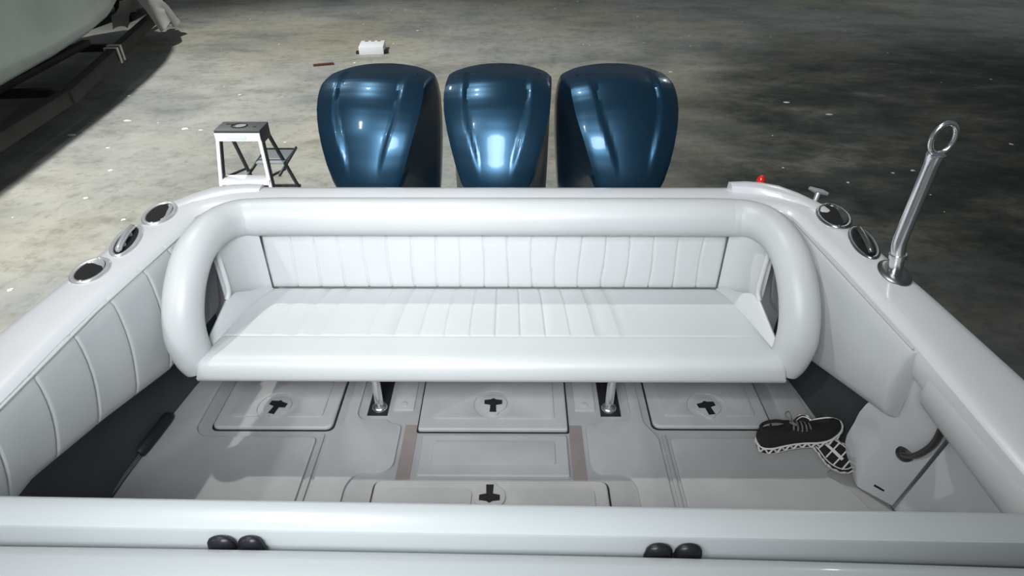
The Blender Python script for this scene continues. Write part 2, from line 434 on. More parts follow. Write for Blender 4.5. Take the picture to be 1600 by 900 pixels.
# ------------------------------------------------------------------ padded coamings
def pad_side(name, s, y0, y1, zt, zb0, xf, seams, label, rise=0):
    """upholstered side bolster; xf(y) = inboard face; seams = list of y at the top edge"""
    p = empty(name, (s*xf((y0+y1)/2), (y0+y1)/2, zb0), label, 'padded bolster', 'padded side bolsters of the cockpit')
    ysm = set()
    n = int((y1-y0)/.03)
    for k in range(n+1): ysm.add(round(y0+(y1-y0)*k/n, 4))
    for q in seams:
        for d in (-.012, -.006, -.003, 0, .003, .006, .012): ysm.add(round(q+d, 4))
    for d in (.004, .010, .018): ysm.add(y0+d); ysm.add(y1-d)
    ysm = sorted(y for y in ysm if y0 <= y <= y1)
    rings = []
    prof = [(.055, 1.0), (.03, 1.0), (.014, .985), (.004, .95), (-.004, .85), (-.010, .7), (-.012, .55), (-.010, .4), (-.004, .25), (.003, .12), (.012, .04), (.026, 0), (.055, 0)]
    for y in ysm:
        e = min(y-y0, y1-y)
        ed = 0 if e > .022 else .022*(1-math.sqrt(max(0, 1-((.022-e)/.022)**2)))
        g = sum(.0065*math.exp(-((y-q)/.0045)**2) for q in seams)
        r = []; zb = zb0+rise*max(-.06, min(.62, 1.88-y)); H = zt-zb
        for i, (d, t) in enumerate(prof):
            k = 1 if 0 < i < len(prof)-1 else 0
            x = xf(y)+d+(ed+g*(1 if 2 <= i <= 10 else .3))*k
            sh = -.075*(1-t)**1.0*(1-t*.3) if seams else 0      # the seams lean forward as they go down
            r.append((s*x, y+sh, zb+H*t))
        rings.append(r)
    obj('cushion', quads(B(), rings), 'vinyl', p)
    pt = [(s*(xf(y)+.012), y, zt-.002) for y in (y0+.01, (y0*2+y1)/3, (y0+2*y1)/3, y1-.01)]
    obj('piping', tube(B(), pt, .004, 8), 'vinyl', p)
    return p
def xl(y): return interp([(-.6, 1.335), (1.3, 1.325), (1.6, 1.31), (1.9, 1.275), (2.34, 1.235)], y)
def xr(y): return interp([(-.6, 1.335), (1.44, 1.318), (1.8, 1.292), (2.34, 1.25)], y)
pad_side('coaming_bolster', -1, .3, 2.34, .778, .355, xl, [2.25, 2.09, 1.93, 1.74, 1.55, 1.36, 1.16, .96, .76, .56], 'pleated white padded bolster along the left side of the cockpit', .24)
pad_side('coaming_bolster', 1, 1.475, 2.34, .778, .355, xr, [], 'smooth cream padded bolster along the right side, above the sneakers', .34)
pad_side('door_bolster', 1, .5, 1.405, .772, .62, lambda y: 1.345, [], 'short white pad at far right, just forward of the end of the long right bolster')

# ------------------------------------------------------------------ bench seat
bench = empty('bench_seat', (0, 2.05, 0), 'wide white upholstered stern bench with wrap-around padded arms', 'bench')
HW = [(1.745, 1.128), (1.80, 1.120), (1.93, 1.092), (2.10, 1.062), (2.18, 1.045), (2.245, 1.018), (2.285, .985)]
seat_pl = [.927-.1013*k for k in range(20)]
def xsamples(w, pl):
    s = set()
    for k in range(-22, 23): s.add(round(w*k/22, 4))
    for p in pl:
        for d in (-.014, -.008, -.004, -.0015, .0015, .004, .008, .014): s.add(round(p+d, 4))
    for d in (.003, .008, .015, .025): s.add(w-d); s.add(-w+d)
    return sorted(x for x in s if -w <= x <= w)
prof = [(2.285, .385), (2.288, .43), (2.284, .450), (2.268, .460)]
for y in [2.25, 2.22, 2.18, 2.12, 2.06, 2.0, 1.96, 1.945, 1.938, 1.934, 1.931, 1.928, 1.924, 1.917, 1.90, 1.87, 1.84, 1.815]:
    prof.append((y, .464-.004*max(0, (y-2.0)/.25)))
prof += [(1.795, .461), (1.778, .452), (1.766, .436), (1.758, .415), (1.755, .395), (1.758, .378), (1.768, .371), (1.80, .371)]
xs = xsamples(1.128, seat_pl)
rings = []
for x in xs:
    r = []
    for y, z in prof:
        hw = interp(HW, y); xx = x/1.128*hw
        e = hw-abs(xx); dz = 0
        if z > .40:
            if e < .03: dz -= .026*(1-math.sqrt(max(0, 1-((.03-e)/.03)**2)))
            if 1.932 < y < 2.275:
                xw = x*(1+(hw/1.128-1)*.0)
                for q in seat_pl: 
                    d = xx-q*hw/1.092
                    if abs(d) < .05: dz -= .0055*math.exp(-(d/.0040)**2)*min(1, max(0, (y-1.932)/.012))
            if 1.9 < y < 1.96 and -1.085 < xx < 1.0: dz -= .0035*math.exp(-((y-1.931)/.004)**2)
        r.append((xx, y, z+dz))
    rings.append(r)
cush = obj('seat_cushion', quads(B(), rings), 'vinyl', bench, angle=60)
# backrest panel
back_pl = [-1.0+.1063*k for k in range(1, 19)]
xs = xsamples(1.012, back_pl)
zs = [.448, .452, .46, .475, .50, .54, .58, .62, .66, .685, .697, .703, .706]
rings = []
for x in xs:
    r = []
    for z in zs:
        t = (z-.45)/.255
        y = 2.292+.052*t
        hw = 1-.018*(1-t)
        xx = x*hw
        e = min(1.012*hw-abs(xx), z-.446, .708-z)
        dy = 0
        if e < .014: dy += .014*(1-math.sqrt(max(0, 1-((.014-e)/.014)**2)))
        for q in back_pl:
            d = x-q-.004*math.sin(t*5+q*9)
            if abs(d) < .03: dy += .0065*math.exp(-(d/.0038)**2)
        dy -= .006*math.sin(pi*min(1, max(0, t)))
        r.append((xx, y+dy, z))
    r += [(x*.99, 2.39, .706), (x*.975, 2.36, .448)]
    rings.append(r)
obj('backrest', quads(B(), rings), 'vinyl', bench, angle=60)

# roll along the top of the back, and the two arms that curl down to the front corners
R0 = .080
def roll_section(r): return r
bm = tube(B(), [(-1.0, 2.335, .782)] + [(-1.0+.1*k, 2.335, .785) for k in range(1, 20)] + [(1.0, 2.335, .782)], R0, 24)
obj('backrest_roll', bm, 'vinyl', bench)
for s in (-1, 1):
    pts = [(1.001, 2.335, .782), (1.06, 2.318, .788), (1.108, 2.262, .795), (1.136, 2.17, .796), (1.153, 2.06, .772), (1.163, 1.965, .708), (1.168, 1.89, .62), (1.168, 1.85, .53), (1.160, 1.838, .46), (1.150, 1.836, .415), (1.140, 1.836, .385)]
    pth = smooth_path([(s*x, y, z) for x, y, z in pts], 5)
    n = len(pth); rad = []
    for i in range(n):
        t = i/(n-1)
        rad.append(R0*(1-.10*math.sin(min(1, t*1.15)*pi)**.8) * (1 if t < .72 else 1-.20*(t-.72)/.28))
    rad[-1] *= .86
    pth.append(pth[-1]+Vector((0, 0, -.008))); rad.append(rad[-1]*.75)
    obj('armrest', tube(B(), pth, rad, 24), 'vinyl', bench)
    # wing between backrest and arm
    pl = smooth_path([(s*1.010, 2.325, 0), (s*1.045, 2.305, 0), (s*1.078, 2.262, 0), (s*1.098, 2.20, 0), (s*1.105, 2.14, 0)], 4)
    rings = []
    for i, p in enumerate(pl):
        d = (pl[min(i+1, len(pl)-1)]-pl[max(i-1, 0)]).normalized(); nn = Vector((-d.y, d.x, 0))*(-s)
        if nn.x*s < 0: nn = -nn
        sh = Vector((-s*.014, -.035, 0)); t = i/(len(pl)-1)
        zb = .448; zt = .755
        q = p+nn*.03
        rings.append([Vector((p.x, p.y, zt)), Vector((p.x, p.y, (zt+zb)/2))+sh*.45-nn*.006, Vector((p.x, p.y, zb))+sh*.9, Vector((q.x, q.y, zb))+sh*.9, Vector((q.x, q.y, zt))])
    obj('side_wing', quads(B(), rings), 'vinyl', bench)
    obj('wing_trim', tube(B(), smooth_path([(s*1.112, 2.142, .735), (s*1.103, 2.128, .66), (s*1.094, 2.108, .565), (s*1.098, 2.085, .530)], 4), .011, 10), 'vinyl', bench)
    # side rail of the seat pan
    rings = []
    for y, zi, zo, a, b in ((2.28, .455, .462, .985, 1.03), (2.21, .455, .485, 1.01, 1.062), (2.14, .455, .525, 1.03, 1.090), (2.085, .453, .535, 1.045, 1.104), (2.0, .448, .495, 1.062, 1.118), (1.92, .438, .462, 1.082, 1.130), (1.85, .42, .43, 1.10, 1.132)):
        rings.append([(s*a, y, .385), (s*a, y, zi), (s*(b-.022), y, zo-.004), (s*(b-.008), y, zo+.004), (s*b, y, zo-.002), (s*b, y, .385)])
    obj('side_rail', quads(B(), rings), 'vinyl', bench)
    # support post in its socket
    x = s*.515
    post = obj('support_post', tube(B(), [(x, 2.0, SB+.004), (x, 2.0, .02), (x, 2.0, .2), (x, 2.0, .352)], .019, 16), 'chrome', bench)
    bm = tube(B(), [(x, 2.0, SB+.004), (x, 2.0, .0), (x, 2.0, .006), (x, 2.0, .012)], [.034, .034, .03, .022], 18); obj('foot_flange', bm, 'chrome', post)
bm = box(B(), (-1.10, 1.79, .352), (1.10, 2.29, .371), .006); obj('seat_board', bm, 'gelcoat', bench)
bm = box(B(), (-1.02, 2.395, .30), (1.02, 2.418, .79), .006); obj('back_board', bm, 'gelcoat', bench)

# ------------------------------------------------------------------ covering board hardware
def flush_oval(name, c, rot, a, b, label, cat, m='chrome', group=None, kind='rod'):
    h = empty(name, (c[0], c[1], DZ), label, cat, group)
    z = DZ+.001
    rings = ring_plate(None, c, a, b, rot, [(0, z), (0, z+.004), (.004, z+.009), (.010, z+.010), (.017, z+.007), (.019, z+.002)])
    obj('flange', quads(B(), rings, True, False), m, h)
    return h, z
def hole(h, c, a, b, rot, z, off=(0, 0)):
    obj('bore', quads(B(), [[(x, y, z+.0045) for x, y in ellipse(c[0], c[1], a, b, 36, rot)], [(x, y, z+.003) for x, y in ellipse(c[0], c[1], a*.96, b*.96, 36, rot)]]), 'recess', h)
def crescent(h, c, a, b, rot, z, side, m='chrome'):
    """the part of the inner tube wall that shows through the mouth"""
    bm = B(); n = 16; o1 = []; o2 = []
    for k in range(n+1):
        t = side-1.15+2.3*k/n
        o1.append(Vector((a*math.cos(t), b*math.sin(t)))); f = 1-.42*math.sin(pi*k/n)
        o2.append(Vector((a*math.cos(t)*f, b*math.sin(t)*f)))
    def W(v, zz): 
        return (c[0]+v.x*math.cos(rot)-v.y*math.sin(rot), c[1]+v.x*math.sin(rot)+v.y*math.cos(rot), zz)
    quads(bm, [[W(p, z+.0105), W(q, z+.0050), W(q, z+.0044), W(p, z+.0044)] for p, q in zip(o1, o2)])
    obj('tube_wall', bm, m, h)
def rodholder(c, rot, label, m='chrome', a=.105, b=.066, side=1.2, group='flush rod holders in the covering boards'):
    h, z = flush_oval('rod_holder', c, rot, a, b, label, 'rod holder', m, group)
    hole(h, c, a-.017, b-.017, rot, z); crescent(h, c, a-.02, b-.02, rot, z, side, m)
    for k in (-1, 1):
        px = c[0]+k*(a-.009)*math.cos(rot); py = c[1]+k*(a-.009)*math.sin(rot)
        obj('screw', tube(B(), [(px, py, z+.008), (px, py, z+.0115), (px, py, z+.0125)], [.006, .006, .003], 10), m, h)
    return h
def cleat(c, rot, label, m='chrome', a=.125, b=.052):
    h, z = flush_oval('pull_up_cleat', c, rot, a, b, label, 'cleat', m, 'pull-up cleats in the covering boards')
    hole(h, c, a-.017, b-.017, rot, z)
    d = Vector((math.cos(rot), math.sin(rot), 0)); cc = Vector((c[0], c[1], z))
    p = [cc+d*t+Vector((0, 0, q)) for t, q in ((-.098, .014), (-.07, .019), (-.03, .022), (.03, .022), (.07, .019), (.098, .014))]
    bm = tube(B(), smooth_path(p, 3), [.007]+[.012]*14+[.007], 12); obj('horn', bm, m, h)
    for k in (-.04, .04):
        q = cc+d*k
        obj('stem', tube(B(), [q+Vector((0, 0, .003)), q+Vector((0, 0, .022))], .011, 12), m, h)
    return h
rodholder((-1.405, 2.325), 1.72, 'steel flush rod holder nearest the stern on the left covering board', m='satin', side=-1.4)
cleat((-1.425, 2.095), 1.78, 'chrome pull-up cleat between two rod holders on the left covering board', 'satin')
rodholder((-1.445, 1.88), 1.70, 'round-mouthed chrome rod holder farthest from the stern on the left covering board', m='satin', a=.088, b=.064, side=-.4)
rodholder((1.418, 2.31), 1.36, 'dark steel rod holder nearest the stern on the right covering board', 'darksteel', a=.11, b=.068, side=-1.5)
cleat((1.442, 2.09), 1.38, 'dull steel pull-up cleat on the right covering board, behind the tall pole', 'darksteel', a=.125, b=.05)

# bent stainless pole
pole = empty('bent_pole', (1.453, 1.875, DZ), 'tall bent chrome pole with a ring on top, standing on the right covering board', 'pole')
bm = B(); rings = ring_plate(None, (1.453, 1.875), .085, .052, 1.42, [(0, DZ+.001), (0, DZ+.006), (.006, DZ+.012), (.022, DZ+.014)]); quads(bm, rings); obj('base_plate', bm, 'darksteel', pole)
obj('shaft', tube(B(), smooth_path([(1.452, 1.877, DZ+.012), (1.443, 1.878, .87), (1.432, 1.88, .915), (1.431, 1.882, .96), (1.434, 1.884, 1.10), (1.437, 1.886, 1.215), (1.438, 1.886, 1.25)], 5), [.0235]*26+[.025, .026, .027, .028, .028], 18), 'chrome', pole)
obj('collar', tube(B(), [(1.4435, 1.878, .866), (1.4405, 1.8785, .882)], .028, 18), 'chrome', pole)
t = bmesh.new(); cpt = Vector((1.442, 1.888, 1.300)); N = 28
quads(t, [[cpt + Vector((math.cos(a)*(.036+.0085*math.cos(b)), 0, math.sin(a)*(.05+.0085*math.cos(b)))) + Vector((0, .0085*math.sin(b), 0)) for b in (2*pi*k/10 for k in range(10))] for a in (2*pi*j/N for j in range(N+1))], True, False)
bmesh.ops.remove_doubles(t, verts=t.verts[:], dist=1e-5)
obj('ring', t, 'chrome', pole)

# small T cleat outside the right quarter
tc = empty('stern_cleat', (1.447, 2.50, .70), 'small chrome T-shaped cleat standing beyond the right stern corner', 'cleat')
obj('stem', tube(B(), [(1.418, 2.49, .73), (1.436, 2.525, .765), (1.447, 2.54, .80)], [.013, .011, .012], 12), 'satin', tc)
obj('horn', tube(B(), [(1.405, 2.545, .82), (1.43, 2.543, .81), (1.462, 2.538, .804), (1.487, 2.534, .796)], [.008, .012, .012, .008], 12), 'satin', tc)

# red lens behind the right quarter
rl = empty('red_lamp', (1.22, 2.64, .74), 'small red lamp behind the raised right stern quarter', 'lamp')
obj('bracket', box(B(), (1.195, 2.612, .74), (1.245, 2.66, .79), .006), 'rubber', rl)
obj('lens', tube(B(), [(1.22, 2.638, .79), (1.22, 2.638, .81), (1.22, 2.638, .828), (1.22, 2.638, .838)], [.020, .020, .016, .007], 16), 'red', rl)

# bronze grab handle on the right panel
gh = empty('grab_handle', (1.42, 1.42, .30), 'dark bronze curved grab handle on the right cockpit panel', 'handle')
obj('grip', tube(B(), smooth_path([(1.442, 1.455, .334), (1.424, 1.440, .345), (1.416, 1.385, .405), (1.403, 1.335, .51), (1.388, 1.318, .60), (1.376, 1.318, .68), (1.39, 1.327, .735)], 5), [.013]*4+[.0115]*23+[.013]*4, 14, squash=.8), 'bronze', gh)
for p, q in (((1.449, 1.459, .331), (1.427, 1.446, .338)), ((1.398, 1.332, .737), (1.382, 1.324, .733))):
    fl = obj('end_flange', tube(B(), [p, Vector(p).lerp(Vector(q), .6), q], [.03, .028, .016], 16), 'bronze', gh)

# black padded pole along the left wall
bp = empty('padded_pole', (-1.47, 1.6, 0), 'black foam-covered pole lying on the sole along the left wall', 'pole')
obj('foam_sleeve', tube(B(), [(-1.418, 1.925, .026), (-1.42, 1.915, .026), (-1.425, 1.89, .026), (-1.437, 1.78, .026), (-1.448, 1.71, .026), (-1.449, 1.70, .026)], [.010, .02, .026, .026, .026, .018], 14), 'rubber', bp)
obj('shaft', tube(B(), [(-1.4485, 1.705, .018), (-1.485, 1.35, .014), (-1.49, .7, .014)], .012, 12), 'darksteel', bp)

# ------------------------------------------------------------------ sneakers
def outline(n=44):
    """sole outline, heel at x=0, toe at x=.30"""
    ctl = [(0, 0), (.008, .026), (.04, .038), (.10, .036), (.16, .040), (.21, .050), (.25, .047), (.283, .030), (.30, 0), (.288, -.030), (.25, -.046), (.21, -.047), (.15, -.036), (.10, -.034), (.04, -.037), (.008, -.026)]
    c = [Vector((x, y, 0)) for x, y in ctl]; out = []
    for i in range(len(c)):
        p0, p1, p2, p3 = c[i-1], c[i], c[(i+1) % len(c)], c[(i+2) % len(c)]
        for k in range(4):
            t = k/4
            out.append(.5*((2*p1)+(p2-p0)*t+(2*p0-5*p1+4*p2-p3)*t*t+(3*p1-p0-3*p2+p3)*t**3))
    return out
def spring(x): return .030*max(0, (x-.18)/.12)**2 
def sneaker(mtx, label):
    e = empty('sneaker', mtx.translation, label, 'shoe', 'pair of black sneakers')
    oc = outline(); cx = Vector((.15, 0, 0))
    def th(x): return .034-.010*min(1, x/.25)
    def L(bm): bm.transform(mtx); return bm
    rings = []
    for ins, f in ((.006, 0), (0, .15), (.002, .5), (0, .9), (.004, 1)):
        rings.append([Vector((p.x+(cx.x-p.x)*ins/.12, p.y*(1-ins/.05), spring(p.x)+th(p.x)*f)) for p in oc])
    sole_ = obj('sole', L(quads(B(), rings)), 'shoe', e)
    # white midsole line with its row of loops
    bm = B(); N = len(oc)
    t1 = [Vector((p.x*1.0+(p.x-.15)*.012, p.y*1.05, spring(p.x)+th(p.x)*.92)) for p in oc]; t1.append(t1[0])
    tube(bm, t1, .0032, 6)
    loops = []
    full = []
    for i in range(N):
        for k in range(6): full.append(oc[i].lerp(oc[(i+1) % N], k/6))
    full.append(full[0])
    acc = 0; prev = full[0]
    for p in full:
        acc += (p-prev).length; prev = p
        loops.append(Vector((p.x+(p.x-.15)*.016, p.y*1.06, spring(p.x)+th(p.x)*(.56+.30*math.cos(acc/.030*2*pi)))))
    tube(bm, loops, .0036, 6)
    tag(obj('midsole_trim', L(bm), 'shoewhite', sole_), 'white scalloped trim')
    # tread
    bm = B()
    for x, w in ((.05, .030), (.10, .030), (.15, .032), (.195, .038), (.235, .040), (.268, .030)):
        bar(bm, (x, -w, spring(x)-.001), (x+.008, w, spring(x)-.001), .006, .004)
    bar(bm, (.03, 0, -.001), (.20, 0, -.001), .010, .003)
    bar(bm, (.20, 0, -.001), (.25, 0, spring(.25)-.001), .012, .003)
    rim = [Vector((.15+(p.x-.15)*.93, p.y*.88, spring(p.x)-.0005)) for p in oc]; rim.append(rim[0])
    tube(bm, rim, .0026, 6)
    tag(obj('tread', L(bm), 'shoewhite', sole_), 'white tread lines')
    # upper
    secs = [(.002, .022, .078, .03), (.012, .032, .090, .03), (.04, .036, .088, .03), (.08, .035, .080, .03), (.115, .036, .082, .03), (.15, .038, .076, .03), (.19, .043, .064, .03), (.23, .045, .052, .035), (.262, .038, .044, .04), (.285, .026, .038, .045), (.295, .010, .034, .05)]
    rings = []
    for x, w, h, _ in secs:
        z0 = spring(x)+th(x)*.9; r = []
        for k in range(15):
            a = pi*k/14
            ca, sa = math.cos(a), math.sin(a)
            r.append((x, w*math.copysign(abs(ca)**.75, ca)*(1-.18*sa), z0+(h-th(x)*.9)*abs(sa)**.7))
        rings.append(r)
    up = obj('upper', L(quads(B(), rings)), 'shoe', e)
    t = B(); N2 = 24
    tube(t, [(.062+.052*math.cos(a), .027*math.sin(a), .091-.006*math.cos(a)) for a in (2*pi*k/N2 for k in range(N2+1))], .006, 8)
    obj('collar', L(t), 'shoe', up)
    t = B(); rings = []
    for x, w, z in ((.095, .020, .105), (.115, .022, .098), (.145, .022, .088), (.18, .020, .073)):
        rings.append([(x, -w, z-.01), (x, 0, z), (x, w, z-.01), (x, 0, z-.014)])
    obj('tongue', L(quads(t, rings)), 'shoe', up)
    t = B()
    for k in range(5):
        x = .118+.016*k; z = .101-.0085*k
        tube(t, smooth_path([(x, -.024, z-.016), (x+.004, -.012, z-.002), (x+.008, .012, z-.004), (x+.012, .024, z-.02)], 3), .0028, 6)
    for s in (-1, 1):
        tube(t, smooth_path([(.118, 0, .103), (.105, .018*s, .118), (.122, .034*s, .116), (.128, .02*s, .105), (.118, .002*s, .103)], 4), .0026, 6)
    obj('laces', L(t), 'lace', up)
    return e
m1 = Matrix.Translation((1.105, 1.765, .002)) @ Matrix.Rotation(math.radians(5), 4, 'Z') @ Matrix.Rotation(math.radians(-11), 4, 'Y') @ Matrix.Diagonal((1.13, 1.13, 1.25, 1))
sneaker(m1, 'upright black sneaker with scalloped white sole edge, its toe resting on the other')
dv = Vector((.50, -.80, -.12)).normalized(); nv = Vector((-.32, -.38, .86)); nv = (nv-dv*nv.dot(dv)).normalized()   # nv = where the tread faces
zc = -nv; yc = zc.cross(dv)
rot = Matrix((dv, yc, zc)).transposed().to_4x4()
m2 = Matrix.Translation((1.280, 1.862, .084)) @ rot @ Matrix.Diagonal((.93, 1.05, .80, 1))
sneaker(m2, 'black sneaker lying sole up under the other one, white-lined tread showing')

# ------------------------------------------------------------------ shelf and seat back in the foreground
lp = empty('leaning_post', (0, .45, 0), 'white leaning post with ledge and padded back across the bottom of the view', 'leaning post')
dx = Vector((1, -.0142, 0)).normalized(); dy = Vector((.0142, 1, 0)).normalized()
def LP(x, y, z): v = dx*x+dy*y; return (v.x, v.y, z)
rings = []
prof = [(.722, .945), (.725, .951), (.733, .954), (.76, .955), (.784, .954), (.792, .950), (.796, .943), (.796, .91), (.79, .90), (.775, .90), (.775, .78), (.722, .78)]
for x in [-1.25, -1.24, -1.22] + [-1.1+.22*k for k in range(11)] + [1.22, 1.30, 1.32, 1.33]:
    rings.append([LP(x, y-.004, z) for y, z in prof])
obj('ledge', quads(B(), rings), 'shelf_white', lp)
bm = B(); bm = box(bm, (-1.2, .30, .02), (1.28, .715, .80), .03); obj('base_cabinet', bm, 'shelf_white', lp)
rings = []
for i in range(25):
    x = -1.25+2.57*i/24
    e = .698-.012*max(0, (x-.1)/1.1)**2-.004*max(0, (-x-.2)/1.)**2
    ed = .03 if i in (0, 24) else 0
    pr = [(e-.01, .80), (e-.002, .86), (e, .90-ed), (e-.004, .925-ed), (e-.016, .943-ed), (e-.04, .952-ed), (e-.10, .958-ed), (e-.20, .958-ed), (e-.30, .95-ed), (e-.36, .92-ed), (e-.37, .80)]
    rings.append([LP(x, y, z) for y, z in pr])
obj('seat_back', quads(B(), rings), 'shelf_white', lp)
for x0 in (-.447, .402):
    h = B()
    box(h, (x0-.055, .700, .890), (x0+.055, .714, .912), .004)
    for k, w in ((-.028, .027), (.029, .024)):
        if x0 > 0: w = .026
        t = B(); rr = []
        for z, f in ((.885, 1.05), (.918, 1.05), (.932, .97), (.940, .8), (.945, .5), (.946, .1)):
            rr.append([(x0+k+w*f*math.cos(a), .706+.012*math.sin(a)*(f if f < .9 else 1), z) for a in (2*pi*j/20 for j in range(20))])
        quads(t, rr); merge(h, t)
    yy = Matrix.Translation((0, -.0142*x0, 0)); h.transform(yy)
    tag(obj('hinge', h, 'blackhinge', lp), 'black two-lobed hinge')

# ------------------------------------------------------------------ outboard motors
def outboard(xc, label, steer=0.):
    e = empty('outboard_motor', (xc, 3.2, -.80), label, 'outboard motor', 'three blue outboard motors on the transom')
    R = Matrix.Translation((xc, 3.15, 0)) @ Matrix.Rotation(steer, 4, 'Z') @ Matrix.Translation((0, -3.15, 0))
    def ss(a, b, t): t = max(0, min(1, (t-a)/(b-a))); return t*t*(3-2*t)
    #       z    yf    N     W     L     yr
    lv = [(.40, 2.92, .055, .262, .44, 3.60), (.48, 2.875, .075, .266, .44, 3.63), (.54, 2.855, .105, .268, .43, 3.65), (.60, 2.850, .138, .270, .41, 3.67), (.68, 2.858, .176, .272, .38, 3.69),
          (.76, 2.875, .203, .274, .33, 3.70), (.84, 2.900, .225, .276, .27, 3.70), (.92, 2.935, .244, .278, .20, 3.69), (.98, 2.970, .257, .279, .13, 3.68), (1.03, 3.005, .266, .280, .09, 3.66), (1.075, 3.045, .270, .280, .07, 3.64), (1.105, 3.085, .271, .279, .06, 3.61), (1.126, 3.125, .268, .276, .05, 3.58), (1.137, 3.165, .258, .265, .04, 3.53), (1.142, 3.25, .20, .21, .03, 3.45)]
    # denser levels
    dl = []
    for a, b in zip(lv[:-1], lv[1:]):
        for k in range(3):
            t = k/3; dl.append(tuple(a[i]+(b[i]-a[i])*t for i in range(6)))
    dl.append(lv[-1])
    rings = []
    for z, yf, N, W, L_, yr in dl:
        half = []
        nf = 18
        for k in range(nf+1):                                 # front face, centre to crease
            u = k/nf; x = N*u
            y = yf+.055*u*u*N/.26+.004*ss(.9, 1, u)
            # sunken middle panel between two creases that run together downwards
            cx = .078+.085*ss(.68, 1.10, z)
            dep = .017*ss(.70, .86, z)*(1-ss(1.12, 1.142, z)*.6)
            mk = 1-ss(cx-.010, cx+.006, x)
            y += dep*mk
            half.append((x, y, .011*mk*ss(1.02, 1.10, z)))
        yc_ = half[-1][1]
        for k in range(1, 9):                                 # flank from the crease outwards
            u = k/8; a = u*pi/2
            x = N+(W-N)*u**.85; y = yc_+.012*min(1, u*8)+(yr-.16-yc_-.012)*u*.86
            half.append((x, y))
        ym = half[-1][1]
        for k in range(1, 4): half.append((W*(1-.02*k/3), ym+(yr-.16-ym)*k/4))
        for k in range(0, 8):
            a = pi/2*k/7
            half.append((W*.97-.14*(1-math.cos(a))-(0 if k < 7 else 0), yr-.16+.16*math.sin(a)))
        half.append((W*.25, yr+.004)); half.append((0, yr+.006))
        half = [h if len(h) == 3 else (h[0], h[1], 0) for h in half]
        ring = half + [(-x, y, q) for x, y, q in reversed(half[1:-1])]
        cw = ss(.80, 1.10, z)
        rr = []
        for x, y, q in ring:
            rr.append(R @ Vector((x, y, z - q - .046*cw*(abs(x)/.277)**2.0 - .05*cw*ss(3.3, 3.7, y))))
        rings.append(rr)
    bm = quads(B(), rings)
    cow = obj('cowl', bm, 'cowl', e, angle=50)
    # lower cowl apron
    rings = []
    for z, f in ((.20, .72), (.28, .82), (.38, .92), (.45, .98), (.465, .95)):
        r = []
        for k in range(40):
            a = 2*pi*k/40; ca, sa = math.cos(a), math.sin(a)
            r.append(R @ Vector((.235*f*math.copysign(abs(ca)**.7, ca), 3.27+.34*f*math.copysign(abs(sa)**.75, sa), z)))
        rings.append(r)
    obj('lower_cowl', quads(B(), rings), 'cowldark', e)
    rings = []
    for z, w, a, b in ((.22, .14, 3.02, 3.52), (.0, .12, 3.06, 3.48), (-.25, .085, 3.10, 3.46), (-.36, .075, 3.12, 3.45), (-.55, .05, 3.14, 3.42)):
        rings.append([R @ Vector((w*math.cos(t)*(.6+.4*abs(math.cos(t))), (a+b)/2+(b-a)/2*math.sin(t), z)) for t in (2*pi*k/24 for k in range(24))])
    leg = obj('midsection', quads(B(), rings), 'legpaint', e)
    t = B(); prism(t, rpoly([(-.10, 3.1), (.10, 3.1), (.12, 3.55), (0, 3.66), (-.12, 3.55)], .04), -.37, -.355); t.transform(R); obj('anti_cavitation_plate', t, 'legpaint', leg)
    t = tube(B(), [(0, 3.04, -.55), (0, 3.10, -.55), (0, 3.22, -.55), (0, 3.42, -.55), (0, 3.56, -.55)], [.012, .045, .065, .06, .045], 18)
    quads(t, [[(-.008, 3.16, -.60), (.008, 3.16, -.60), (.008, 3.42, -.60), (-.008, 3.42, -.60)], [(-.005, 3.30, -.80), (.005, 3.30, -.80), (.005, 3.44, -.80), (-.005, 3.44, -.80)]])
    t.transform(R); obj('gearcase', t, 'legpaint', e)
    t = B()
    for k in range(3):
        a = 2*pi*k/3; r = []
        for rad_, w, tw in ((.045, .05, .9), (.10, .085, .7), (.16, .085, .5), (.19, .03, .4)):
            c0 = Vector((math.cos(a)*rad_, 0, math.sin(a)*rad_)); tg = Vector((-math.sin(a), 0, math.cos(a)))
            q = tg*math.cos(tw)*w+Vector((0, 1, 0))*math.sin(tw)*w
            nrm = q.cross(c0).normalized()*.004
            r.append([c0+q*.5+Vector((0, 3.52, -.55))+nrm, c0-q*.5+Vector((0, 3.52, -.55))+nrm, c0-q*.5+Vector((0, 3.52, -.55))-nrm, c0+q*.5+Vector((0, 3.52, -.55))-nrm])
        quads(t, r)
    t.transform(R); obj('propeller', t, 'chrome', e)
    t = box(B(), (-.12, 2.79, -.10), (.12, 2.84, .26), .012); box(t, (-.085, 2.83, -.05), (.085, 3.14, .20), .015); t.transform(Matrix.Translation((xc, 0, 0))); obj('clamp_bracket', t, 'cowldark', e)
    return e
outboard(-.640, 'blue-grey outboard motor nearest the stepladder, leftmost of three', -.10)
outboard(.000, 'blue-grey outboard motor in the middle, between two others', -.03)
outboard(.640, 'blue-grey outboard motor farthest from the stepladder, rightmost of three', .15)

